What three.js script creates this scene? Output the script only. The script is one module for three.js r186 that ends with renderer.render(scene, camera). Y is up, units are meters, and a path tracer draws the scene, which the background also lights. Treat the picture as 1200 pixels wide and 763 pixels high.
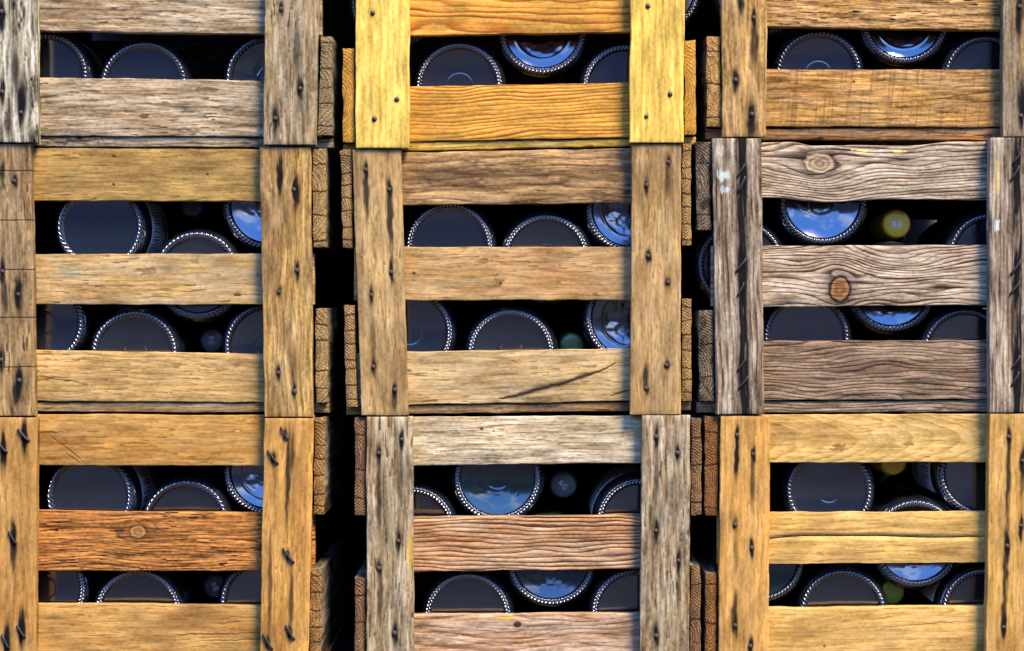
import * as THREE from 'three';

// ------------------------------------------------------------------ camera, sky, sun, exposure
const S = 0.00078;                       // metres for one measured unit on the front of the stack
const D = 1.8;                           // camera distance
const VX = 610, VY = 352, GY = 806;      // where the camera looks straight ahead, and the ground line
const X = (px) => (px - 600) * S, Y = (py) => (GY - py) * S;

const scene = new THREE.Scene();
const camera = new THREE.PerspectiveCamera(2 * Math.atan(763 * S / 2 / D) * 180 / Math.PI, 1200 / 763, 0.05, 400);
camera.position.set(X(VX), Y(VY), D);
camera.lookAt(X(VX), Y(VY), 0);
camera.setViewOffset(1200, 763, 600 - VX, 381.5 - VY, 1200, 763);
camera.updateProjectionMatrix();

const renderer = new THREE.WebGLRenderer({ antialias: true });
renderer.toneMapping = THREE.LinearToneMapping;
renderer.toneMappingExposure = 2.3;
renderer.shadowMap.enabled = true;
renderer.setSize(1024, 651);

const sunDir = new THREE.Vector3(0.40, 0.84, 0.47).normalize();
const sun = new THREE.DirectionalLight(new THREE.Color(1, 0.86, 0.64), 5.0);
sun.position.copy(sunDir).multiplyScalar(6);
sun.castShadow = true;
sun.shadow.radius = 42;
sun.shadow.mapSize.set(2048, 2048);
Object.assign(sun.shadow.camera, { left: -1, right: 1, top: 1, bottom: -1, near: 0.5, far: 14 });
scene.add(sun, sun.target);

// ------------------------------------------------------------------ noise
let seedState = 1234567;
const rnd = () => { seedState = (seedState + 0x6d2b79f5) | 0; let t = Math.imul(seedState ^ (seedState >>> 15), 1 | seedState); t = (t + Math.imul(t ^ (t >>> 7), 61 | t)) ^ t; return ((t ^ (t >>> 14)) >>> 0) / 4294967296; };
const PERM = new Uint8Array(512), VAL = new Float32Array(256);
{ const p = [...Array(256).keys()]; for (let i = 255; i > 0; i--) { const j = Math.floor(rnd() * (i + 1)); [p[i], p[j]] = [p[j], p[i]]; } for (let i = 0; i < 512; i++) PERM[i] = p[i & 255]; for (let i = 0; i < 256; i++) VAL[i] = rnd(); }
function vn(x, y) {
  const xi = Math.floor(x), yi = Math.floor(y); let fx = x - xi, fy = y - yi;
  fx = fx * fx * (3 - 2 * fx); fy = fy * fy * (3 - 2 * fy);
  const a = PERM[xi & 255], b = PERM[(xi + 1) & 255], y0 = yi & 255, y1 = (yi + 1) & 255;
  const p = VAL[PERM[a + y0]], q = VAL[PERM[b + y0]], r = VAL[PERM[a + y1]], s = VAL[PERM[b + y1]];
  return p + (q - p) * fx + (r - p + (p - q - r + s) * fx) * fy;
}
const fbm = (x, y) => vn(x, y) * 0.55 + vn(x * 2.1 + 7.3, y * 2.1 + 3.1) * 0.3 + vn(x * 4.3 + 1.7, y * 4.3 + 9.2) * 0.15;
const clamp = (x, a = 0, b = 1) => Math.min(b, Math.max(a, x));
const sstep = (a, b, x) => { const t = clamp((x - a) / (b - a)); return t * t * (3 - 2 * t); };
const lerp = (a, b, t) => a + (b - a) * t;

// ------------------------------------------------------------------ sky: clear blue with thin drifting cloud
{
  const w = 512, h = 256, data = new Float32Array(w * h * 4);
  for (let j = 0; j < h; j++) for (let i = 0; i < w; i++) {
    const el = (j + 0.5) / h * Math.PI - Math.PI / 2, az = (i + 0.5) / w * Math.PI * 2, e = Math.max(0, Math.sin(el));
    const g = Math.pow(1 - e, 6);
    const dx = Math.cos(el) * Math.cos(az), dz = Math.cos(el) * Math.sin(az);
    const k = 2.2 / (e + 0.25);
    const c = sstep(0.52, 0.85, fbm(dx * k + 11, dz * k * 0.8 + 5)) * 0.7;
    const o = (j * w + i) * 4;
    const sky = [lerp(0.17, 0.5, g), lerp(0.52, 0.85, g), lerp(1.75, 1.65, g)], cloud = [1.7, 1.85, 2.1];
    for (let q = 0; q < 3; q++) data[o + q] = lerp(sky[q], cloud[q], c) * 1.0;
    data[o + 3] = 1;
  }
  const t = new THREE.DataTexture(data, w, h, THREE.RGBAFormat, THREE.FloatType);
  t.mapping = THREE.EquirectangularReflectionMapping; t.magFilter = t.minFilter = THREE.LinearFilter; t.needsUpdate = true;
  scene.background = t; scene.environment = t;
}

// ------------------------------------------------------------------ helpers
const used = new Map();
function numbered(name) { const n = used.get(name) || 0; used.set(name, n + 1); return n ? `${name}_${String(n).padStart(3, '0')}` : name; }
function mesh(name, geometry, material, parent = scene) {
  const m = new THREE.Mesh(geometry, material); m.name = parent === scene ? numbered(name) : name;
  m.castShadow = m.receiveShadow = true; parent.add(m); return m;
}
function thing(name, label, category, group, [x, y, z]) {
  const o = new THREE.Group(); o.name = numbered(name); o.position.set(x, y, z);
  o.userData = { label, category, group }; scene.add(o); return o;
}
const lin = (c) => { c /= 255; return c <= 0.04045 ? c / 12.92 : Math.pow((c + 0.055) / 1.055, 2.4); };
const unlin = (c) => 255 * (c <= 0.0031308 ? c * 12.92 : 1.055 * Math.pow(c, 1 / 2.4) - 0.055);

// ------------------------------------------------------------------ the setting: yard, unseen dark bank added opposite for the glass to mirror, unseen backing added behind
{
  const g = new THREE.PlaneGeometry(160, 160, 60, 60); g.rotateX(-Math.PI / 2);
  const n = 256, px = new Uint8Array(n * n * 4);
  for (let j = 0; j < n; j++) for (let i = 0; i < n; i++) {
    const v = 0.55 + 0.5 * (vn(i * 0.7, j * 0.7) - 0.5) + 0.5 * (fbm(i * 0.05, j * 0.05) - 0.5);
    px.set([74 * v, 73 * v, 78 * v, 255], (j * n + i) * 4);
  }
  const t = new THREE.DataTexture(px, n, n); t.colorSpace = THREE.SRGBColorSpace; t.wrapS = t.wrapT = THREE.RepeatWrapping; t.magFilter = THREE.LinearFilter; t.repeat.set(160, 160); t.needsUpdate = true;
  const m = mesh('ground', g, new THREE.MeshPhysicalMaterial({ map: t, roughness: 0.95, specularIntensity: 0.25 })); m.userData.kind = 'structure';

  const b = new THREE.PlaneGeometry(90, 24, 90, 24), p = b.attributes.position;
  for (let i = 0; i < p.count; i++) {
    const x = p.getX(i), s = p.getY(i) / 24 + 0.5;
    const h = Math.pow(s, 0.9) * 6.0 * (0.8 + 0.4 * vn(x * 0.08 + 40, s * 2)) - 0.3;
    p.setXYZ(i, x, h + 0.5 * vn(x * 0.9, s * 14) * s, 7 + s * 12 + 1.5 * vn(x * 0.12, 3));
  }
  b.computeVertexNormals();
  const hm = mesh('added_dark_hillside', b, new THREE.MeshPhysicalMaterial({ color: new THREE.Color().setRGB(0.018, 0.024, 0.042), roughness: 1, specularIntensity: 0.1, side: THREE.DoubleSide })); hm.userData.kind = 'structure';  // unseen, added and shaped to darken the reflections in the bottle bases

  const wg = new THREE.BoxGeometry(6, 1.6, 0.2);
  const wm = mesh('added_backing_wall', wg, new THREE.MeshStandardMaterial({ color: new THREE.Color().setRGB(0.12, 0.115, 0.11), roughness: 0.95 }));  // unseen, added to stop light leaking in from behind the crates
  const cb = mesh('added_light_blocker', new THREE.BoxGeometry(1.16, 0.02, 0.5), new THREE.MeshStandardMaterial({ color: new THREE.Color().setRGB(0.2, 0.15, 0.1), roughness: 0.9 }));  // unseen board added on the top row to keep the insides dark
  cb.position.set(X(606), Y(-166), -0.225); cb.userData.kind = 'structure';
  wm.position.set(0, 0.8, -0.575); wm.userData.kind = 'structure';
}

// ------------------------------------------------------------------ wood: one sheet of planks per crate
const K = 2.4, AW = 1024, AH = 1200, DIM = 0.60;   // texels per unit; albedo of wood against its look in full light
class Sheet {
  constructor() { this.rgb = new Uint8Array(AW * AH * 4); this.bump = new Uint8Array(AW * AH * 4); this.x = 3; this.y = 3; this.row = 0; }
  place(L, W) {                                  // reserve L x W units, 3 texels of margin
    const w = Math.ceil(L * K), h = Math.ceil(W * K);
    if (this.x + w + 3 > AW) { this.x = 3; this.y += this.row + 6; this.row = 0; }
    const r = { x: this.x, y: this.y, L, W, w, h }; this.x += w + 6; this.row = Math.max(this.row, h);
    if (this.y + h + 3 > AH) throw new Error('sheet full ' + (this.y + h));
    return r;
  }
  fill(r, fn) {
    const out = { r: 0, g: 0, b: 0, h: 0.5 };
    for (let j = -3; j < r.h + 3; j++) for (let i = -3; i < r.w + 3; i++) {
      fn(i / K, j / K, out);
      const o = ((r.y + j) * AW + r.x + i) * 4;
      this.rgb[o] = clamp(unlin(out.r), 0, 255); this.rgb[o + 1] = clamp(unlin(out.g), 0, 255); this.rgb[o + 2] = clamp(unlin(out.b), 0, 255); this.rgb[o + 3] = 255;
      this.bump[o] = this.bump[o + 1] = this.bump[o + 2] = clamp(out.h) * 255; this.bump[o + 3] = 255;
    }
  }
  material(bumpScale) {
    const make = (d, srgb) => { const t = new THREE.DataTexture(d, AW, AH); if (srgb) t.colorSpace = THREE.SRGBColorSpace; t.magFilter = t.minFilter = THREE.LinearFilter; t.needsUpdate = true; return t; };
    return new THREE.MeshPhysicalMaterial({ map: make(this.rgb, true), bumpMap: make(this.bump, false), bumpScale, roughness: 0.85, specularIntensity: 0.3 });
  }
}
const L3 = (c) => [lin(c[0]) * DIM, lin(c[1]) * DIM * 0.93, lin(c[2]) * DIM * 0.70];
// spec of a plank: c base, l latewood, ring 0..1, sp ring spacing, warp, arch, grey 0..1 with gc, mould 0..1, pores, fib, saw, knots, nails, cracks, spots
function woodFn(sp, L, W) {
  const A = { ring: 0.5, sp: 6, warp: 10, fib: 0.5, pores: 0.35, grey: 0.2, gc: [150, 140, 128], mould: 0.15, saw: 0, blot: 0.35, bc: null, rough: 1, knots: [], nails: [], cracks: [], chips: [], bands: [], scores: [], ...sp };
  const base = L3(A.c), late = L3(A.l || [A.c[0] * 0.62, A.c[1] * 0.55, A.c[2] * 0.45]), grey = L3(A.gc), bl = L3(A.bc || [A.c[0] * 0.6, A.c[1] * 0.53, A.c[2] * 0.45]);
  const black = L3([20, 17, 17]), sd = A.seed * 17.31;
  return (u, v, out) => {
    let kn = 0, kd = 0, kr = 9;
    let f = v / A.sp + A.warp / A.sp * 2 * (fbm(u * 0.0055 + sd, v * 0.02 + sd) - 0.5) + 0.5 * (vn(u * 0.03 + sd, v * 0.1) - 0.5);
    if (A.arch) { const q = (v - A.arch.v * W) / W; f = A.arch.k * q * q + u / A.arch.p + 2.2 * (fbm(u * 0.012 + sd, v * 0.03) - 0.5); }
    if (A.slope) f += u * A.slope / A.sp;
    for (const k of A.knots) {
      const du = u - k.u, dv = v - k.v, e = (du * du) / (k.ru * k.ru * 7) + (dv * dv) / (k.rv * k.rv * 4.5);
      if (e < 9) f -= dv * 0.93 * Math.exp(-e) / A.sp;
      const d = Math.sqrt((du * du) / (k.ru * k.ru) + (dv * dv) / (k.rv * k.rv)) + 0.14 * (vn(u * 0.2 + sd, v * 0.2) - 0.5);
      if (d < kr) { kr = d; kn = k; }
    }
    const fi = Math.floor(f), t = f - fi, str = 0.45 + 0.8 * vn(fi * 1.37 + sd, 4.2);
    let prof = Math.pow(t, 1.9) * (1 - sstep(0.84, 1, t)) * 1.55 * str;
    const vw = v + 3 * (vn(u * 0.02 + sd, v * 0.05) - 0.5) + 0.9 * (vn(u * 0.12, v * 0.2 + sd) - 0.5);
    const n1 = vn(u * 0.03 + sd, vw * 0.27 + sd), n2 = vn(u * 0.042 + sd, vw * 0.6), n3 = vn(u * 0.09, vw * 1.05 + sd), n4 = vn(u * 0.3 + sd, v * 0.42);
    const fib = (n1 * 0.32 + n2 * 0.34 + n3 * 0.22 + n4 * 0.12 - 0.5) * 1.25;
    const cl = fbm(u * 0.011 + sd * 2, v * 0.035 + sd), cl2 = fbm(u * 0.03 + sd, v * 0.06 + sd * 3);
    let m = clamp(prof * A.ring * (0.55 + 0.9 * cl2));
    let R = lerp(base[0], late[0], m), G = lerp(base[1], late[1], m), B = lerp(base[2], late[2], m);
    let h = 0.5 + (prof - 0.3) * 0.32 * A.ring + fib * 0.42 * A.rough;
    // broad blotches of darker wood
    m = sstep(0.47, 0.78, cl) * A.blot; R = lerp(R, bl[0], m); G = lerp(G, bl[1], m); B = lerp(B, bl[2], m);
    // silvery weathering that lies along the fibres
    m = clamp(sstep(0.35, 0.7, fbm(u * 0.017 + sd * 5, v * 0.07) * 0.75 + n1 * 0.3) * A.grey * 1.4); R = lerp(R, grey[0], m); G = lerp(G, grey[1], m); B = lerp(B, grey[2], m);
    const k1 = Math.max(0.3, 1.04 + fib * A.fib * 2.3 + (cl2 - 0.5) * 0.9 + (n4 - 0.5) * 0.16); R *= k1; G *= k1; B *= k1 * (1 + fib * 0.25);
    // pores: short dark dashes
    if (A.pores) { const p1 = vn(u * 0.085 + sd * 3 + 0.8 * n4, vw * 0.62 + 11) * 0.72 + n3 * 0.28; m = sstep(0.58, 0.8, p1) * A.pores * (0.15 + 1.1 * sstep(0.35, 0.75, cl2)); const q = 1 - m; R *= q; G *= q * 0.99; B *= q * 0.97; h -= m * 0.25; }
    // mould: black specks in streaks
    if (A.mould) {
      m = sstep(0.56, 0.74, fbm(u * 0.02 + sd * 7, v * 0.09 + 3)) * sstep(0.35, 0.75, vn(u * 0.16 + sd, v * 0.45) * 0.6 + n2 * 0.4) * A.mould;
      const p2 = sstep(0.8, 0.95, vn(u * 0.3 + sd * 2, vw * 0.42 + sd)) * sstep(0.45, 0.7, cl) * Math.min(1, A.mould * 1.2) * 0.55; m = clamp(m + p2); R = lerp(R, black[0], m); G = lerp(G, black[1], m); B = lerp(B, black[2], m); h -= m * 0.12;
    }
    if (A.saw) { const q = vn(u * 0.42 + 0.04 * v + sd, v * 0.02) * 0.8 + n3 * 0.2, s2 = sstep(0.55, 0.85, q) * A.saw * (0.3 + 0.8 * cl2); const z = 1 - 0.34 * s2; R *= z; G *= z; B *= z; h -= s2 * 0.2; }
    for (const b of A.bands) {       // dark band of stain along the grain
      const q = Math.exp(-Math.pow((v - b.v - 2.5 * (vn(u * 0.05, sd) - 0.5)) / b.w, 2)) * (0.25 + 0.75 * sstep(0.2, 0.6, n1 * 0.5 + n2 * 0.5)) * b.a * 0.8;
      const bk = b.c ? L3(b.c) : black; m = sstep(0.08, 0.75, q) * Math.min(0.97, b.a); R = lerp(R, bk[0], m); G = lerp(G, bk[1], m); B = lerp(B, bk[2], m);
    }
    for (const n of A.nails) {       // iron stain drawn out along the grain
      const du = (u - n.u) / (n.len || 19), dv = (v - n.v + 1.6 * (vn(u * 0.13 + sd, 8.1) - 0.5)) / (n.w || 3.1);
      const e = Math.abs(du) ** 1.6 + dv * dv;
      if (e < 6) { const q = sstep(0.06, 0.95, Math.exp(-e) * (0.1 + 1.75 * (n1 * 0.25 + n2 * 0.4 + n3 * 0.2 + n4 * 0.15)) * 1.25) * Math.min(0.985, (n.a || 1) * 1.1); R = lerp(R, black[0], q); G = lerp(G, black[1], q); B = lerp(B, black[2], q); h -= q * 0.06; }
    }
    if (kn && kr < 2.2) {            // knot: rings of its own, a dark bark line round it
      const kc = L3(kn.c || [150, 95, 55]), d = kr, ring = 0.5 + 0.5 * Math.sin(d * (kn.turns || 16) + 2 * vn(u * 0.2, v * 0.2));
      const inside = 1 - sstep(0.85, 1.0, d), line = Math.exp(-Math.pow((d - 1) / 0.13, 2)) * (kn.line ?? 0.9), halo = Math.exp(-Math.pow((d - 1) / 0.55, 2)) * (kn.halo ?? 0.5);
      m = halo * 0.6; R = lerp(R, late[0], m); G = lerp(G, late[1], m); B = lerp(B, late[2], m);
      const q = 0.5 + 0.5 * ring + 0.35 * d + fib * 1.1; R = lerp(R, kc[0] * q, inside); G = lerp(G, kc[1] * q, inside); B = lerp(B, kc[2] * q, inside);
      R = lerp(R, black[0], line); G = lerp(G, black[1], line); B = lerp(B, black[2], line); h += inside * 0.1 - line * 0.3;
    }
    for (const c of A.cracks) {      // drying cracks; dirt and the shade inside them painted dark
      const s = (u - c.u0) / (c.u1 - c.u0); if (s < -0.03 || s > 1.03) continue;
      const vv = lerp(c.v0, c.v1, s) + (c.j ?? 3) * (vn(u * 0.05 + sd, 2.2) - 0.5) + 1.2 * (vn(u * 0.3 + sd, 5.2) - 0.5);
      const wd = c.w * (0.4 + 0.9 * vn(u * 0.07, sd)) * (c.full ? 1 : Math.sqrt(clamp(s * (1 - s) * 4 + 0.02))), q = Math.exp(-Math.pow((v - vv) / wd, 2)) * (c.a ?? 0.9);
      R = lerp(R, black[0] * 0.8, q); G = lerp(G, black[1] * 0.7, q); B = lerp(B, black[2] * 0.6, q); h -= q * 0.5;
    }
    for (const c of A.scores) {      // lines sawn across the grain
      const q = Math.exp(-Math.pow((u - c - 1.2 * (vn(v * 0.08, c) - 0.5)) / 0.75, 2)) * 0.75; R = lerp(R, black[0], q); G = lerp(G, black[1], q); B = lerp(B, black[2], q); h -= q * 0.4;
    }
    for (const c of A.chips) {       // splinters broken off, or paint flecks
      const d = Math.hypot((u - c.u) / c.ru, (v - c.v) / c.rv) + 0.9 * (n2 - 0.5) + 0.7 * (n4 - 0.5), q = (1 - sstep(0.55, 1.15, d)) * (c.a ?? 0.85);
      if (q > 0) { const cc = L3(c.c), z = 0.85 + 0.4 * n2; R = lerp(R, cc[0] * z, q); G = lerp(G, cc[1] * z, q); B = lerp(B, cc[2] * z, q); h -= q * 0.12; }
    }
    const pw = (a, b) => Math.min(0.8, b * Math.pow(Math.max(a, 0.002) / b, A.pow ?? 1.22));
    out.r = pw(R, base[0]); out.g = pw(G, base[1]); out.b = pw(B, base[2]); out.h = h;
  };
}
// sawn end of a board: arcs of rings, saw marks and drying checks; u runs down the board
function endFn(sp, L, W) {
  const A = { sp: 3.2, rot: 0.9, checks: 6, mould: 0.25, hard: 0.6, ...sp }, base = L3(A.c), late = L3(A.l || [A.c[0] * 0.5, A.c[1] * 0.42, A.c[2] * 0.35]), black = L3([34, 26, 22]), sd = A.seed * 7.77;
  const ck = []; for (let i = 0; i < A.checks; i++) ck.push({ u: (i + 0.3 + 0.5 * vn(i * 3.3, sd)) / A.checks * L, s: (vn(i, sd * 2) - 0.5) * 6, w: 0.6 + 0.7 * vn(i * 7.1, sd) });
  return (u, v, out) => {
    const cx = L * (0.3 + 0.5 * vn(sd, 1.5)), cy = -W * 1.6, dist = Math.hypot((u - cx) * A.rot, v - cy);
    const f = dist / A.sp + 1.6 * fbm(u * 0.05 + sd, v * 0.09), t = f - Math.floor(f), prof = t * t * (1 - sstep(0.8, 1, t)) * 1.5;
    const n = vn(u * 0.9 + sd, v * 0.9), n2 = vn(u * 0.35 + v * 0.5, v * 0.35 + sd), cl = fbm(u * 0.04 + sd, v * 0.1);
    let m = clamp(prof * A.hard); let R = lerp(base[0], late[0], m), G = lerp(base[1], late[1], m), B = lerp(base[2], late[2], m);
    let z = 0.62 + 0.55 * n + 0.5 * (cl - 0.5) + 0.3 * (n2 - 0.5); R *= z; G *= z; B *= z;
    let h = 0.5 + (prof - 0.4) * 0.4 + (n - 0.5) * 0.5;
    m = sstep(0.5, 0.75, fbm(u * 0.09 + sd * 3, v * 0.12)) * A.mould; 
    for (const c of ck) { const q = Math.exp(-Math.pow((u - c.u - c.s * (v / W - 0.5) - 1.6 * (vn(v * 0.4, c.u) - 0.5)) / c.w, 2)) * 0.92; m = Math.max(m, q); h -= q * 0.5; }
    R = lerp(R, black[0], m); G = lerp(G, black[1], m); B = lerp(B, black[2], m);
    out.r = Math.max(0.004, R); out.g = Math.max(0.003, G); out.b = Math.max(0.002, B); out.h = h;
  };
}

// a plank whose front face has the corners tl, tr, bl, br (measured units), zf its front, T its thickness; region r of the sheet, grain along x ('h') or y ('v')
function plankGeometry(q, zf, T, r, dir, o = {}) {
  const nx = o.nx ?? (dir === 'h' ? 64 : 8), ny = o.ny ?? (dir === 'h' ? 8 : 64), wob = o.wob ?? 0.7, ch = o.ch ?? 1.0, sd = o.seed ?? 1, relief = o.relief ?? 0.0004;
  const g = new THREE.BoxGeometry(1, 1, 1, nx, ny, 2), p = g.attributes.position, n = g.attributes.normal, uv = g.attributes.uv;
  const w = (q.tr[0] - q.tl[0] + q.br[0] - q.bl[0]) / 2, h = (q.bl[1] - q.tl[1] + q.br[1] - q.tr[1]) / 2, cs = ch / w, ct = ch / h;
  const remap = (s, k, c) => { const i = Math.round(s * k); return i === 0 ? 0 : i === k ? 1 : k < 3 ? s : c + (1 - 2 * c) * (i - 1) / (k - 2); };
  for (let i = 0; i < p.count; i++) {
    const x = p.getX(i), y = p.getY(i), z = p.getZ(i), fnx = n.getX(i), fny = n.getY(i);
    const s = remap(x + 0.5, nx, cs); let t = remap(0.5 - y, ny, ct), zz = zf - (0.5 - z) * T;
    const edge = s === 0 || s === 1 || t === 0 || t === 1;
    if (o.crack && ny >= 6) {           // a split right through: three rows of the grid follow it, the middle one sunk
      const j = Math.round((0.5 - y) * ny), m = ny >> 1, tc = o.crack.at + o.crack.j * (vn(s * 5 + sd, 3.3) - 0.5), hw = o.crack.w / h;
      if (j === m) t = tc; else if (j === m - 1) t = tc - hw; else if (j === m + 1) t = tc + hw;
      else if (j > 0 && j < m) t = (tc - hw) * j / (m - 1) + 0; else if (j > m && j < ny) t = tc + hw + (1 - tc - hw) * (j - m - 1) / (ny - m - 1);
      if (j === m && z > 0.4) zz -= T * 0.35;
    }
    const a = (vn(s * w * 0.035 + sd, 1.7) - 0.5) * 2 + (vn(s * w * 0.14 + sd, 5.1) - 0.5) * 0.8, b = (vn(s * w * 0.035 + sd, 9.7) - 0.5) * 2 + (vn(s * w * 0.14 + sd, 14.1) - 0.5) * 0.8;
    const c = (vn(t * h * 0.035 + sd, 21.7) - 0.5) * 2 + (vn(t * h * 0.14, sd) - 0.5) * 0.8, d = (vn(t * h * 0.035 + sd, 31.7) - 0.5) * 2 + (vn(t * h * 0.14, sd + 7) - 0.5) * 0.8;
    let px = lerp(lerp(q.tl[0], q.tr[0], s), lerp(q.bl[0], q.br[0], s), t), py = lerp(lerp(q.tl[1], q.bl[1], t), lerp(q.tr[1], q.br[1], t), s);
    let dy = t < 0.5 ? a * (1 - 2 * t) : b * (2 * t - 1), dx = s < 0.5 ? c * (1 - 2 * s) : d * (2 * s - 1);
    if (o.topEdge) dy += o.topEdge(px) * (1 - t) / wob; if (o.bottomEdge) dy += o.bottomEdge(px) * t / wob;
    px += dx * wob * (dir === 'v' ? 1 : 0.5); py += dy * wob * (dir === 'h' ? 1 : 0.4);
    if (z > 0.4) {
      zz += relief * 2 * (fbm(px * 0.03 + sd, py * 0.03) - 0.5);
      if (edge) zz -= ch * S * (0.6 + 0.9 * vn(px * 0.12 + sd, py * 0.12));
    }
    p.setXYZ(i, X(px), Y(py), zz);
    const lim = dir === 'h' ? r.W * 0.85 : r.W * 0.85, dd = Math.min((0.5 - z) * T / S, lim); let us = s * w, vs = t * h;
    if (Math.abs(fnx) > 0.5) us = fnx > 0 ? w - dd : dd; if (Math.abs(fny) > 0.5) vs = fny > 0 ? dd : h - dd;
    const uu = dir === 'h' ? us : vs, vv = dir === 'h' ? vs : us;
    uv.setXY(i, (r.x + clamp(uu / (dir === 'h' ? w : h)) * r.L * K) / AW, (r.y + clamp(vv / (dir === 'h' ? h : w)) * r.W * K) / AH);
  }
  g.computeVertexNormals();
  return g;
}
// a board of the long side: its sawn end faces the camera (region e), its length runs back (region r)
function sideBoardGeometry(x0, x1, y0, y1, x0b, x1b, zf, depth, e, r, sd) {
  const g = new THREE.BoxGeometry(1, 1, 1, 3, 26, 10), p = g.attributes.position, n = g.attributes.normal, uv = g.attributes.uv, w = x1 - x0, h = y1 - y0;
  for (let i = 0; i < p.count; i++) {
    const s = p.getX(i) + 0.5, t = 0.5 - p.getY(i), z = p.getZ(i), fx = n.getX(i), fy = n.getY(i), fz = n.getZ(i);
    let px = lerp(lerp(x0, x1, s), lerp(x0b, x1b, s), t) + (vn(t * h * 0.09 + sd, s > 0.5 ? 3 : 8) - 0.5) * (s === 0 || s === 1 ? 1.8 : 0.4), py = lerp(y0, y1, t) + (t === 0 || t === 1 ? 1.6 * (vn(s * 3 + sd, t * 5) - 0.5) : 0), zz = zf - (0.5 - z) * depth;
    if (z > 0.49) { zz += 0.0012 * (vn(t * h * 0.16 + sd, s * 2.5) - 0.5); if (s === 0 || s === 1 || t === 0 || t === 1) { zz -= 0.0012; px += (0.5 - s) * (s === 0 || s === 1 ? 1.4 : 0); } }
    p.setXYZ(i, X(px), Y(py), zz);
    if (Math.abs(fz) > 0.5) uv.setXY(i, (e.x + t * e.L * K) / AW, (e.y + s * e.W * K) / AH);
    else { const uu = Math.min(r.L, (0.5 - z) * depth / S * 0.62), vv = Math.abs(fx) > 0.5 ? t * r.W : s * r.W * 0.25; uv.setXY(i, (r.x + uu * K) / AW, (r.y + vv * K) / AH); }
  }
  g.computeVertexNormals();
  return g;
}
const ironMat = new THREE.MeshStandardMaterial({ color: new THREE.Color().setRGB(0.035, 0.026, 0.022), roughness: 0.55, metalness: 0.6 });
const rustMat = new THREE.MeshStandardMaterial({ color: new THREE.Color().setRGB(0.05, 0.027, 0.016), roughness: 0.8, metalness: 0.2 });
const nailGeo = new THREE.LatheGeometry([[0.0001, 0.0011], [0.0011, 0.0009], [0.0017, 0.0004], [0.0019, -0.0001], [0.0012, -0.0008], [0.001, -0.003]].map(([a, b]) => new THREE.Vector2(a, b)), 12).rotateX(Math.PI / 2);
const stapleCurve = new THREE.CatmullRomCurve3([[-0.0058, 0, -0.003], [-0.0056, 0, 0.0006], [-0.0035, 0.0002, 0.0013], [0, 0, 0.0014], [0.0035, -0.0002, 0.0012], [0.0056, 0, 0.0005], [0.0058, 0, -0.003]].map((a) => new THREE.Vector3(...a)));
const stapleGeo = new THREE.TubeGeometry(stapleCurve, 18, 0.00095, 7);

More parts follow.
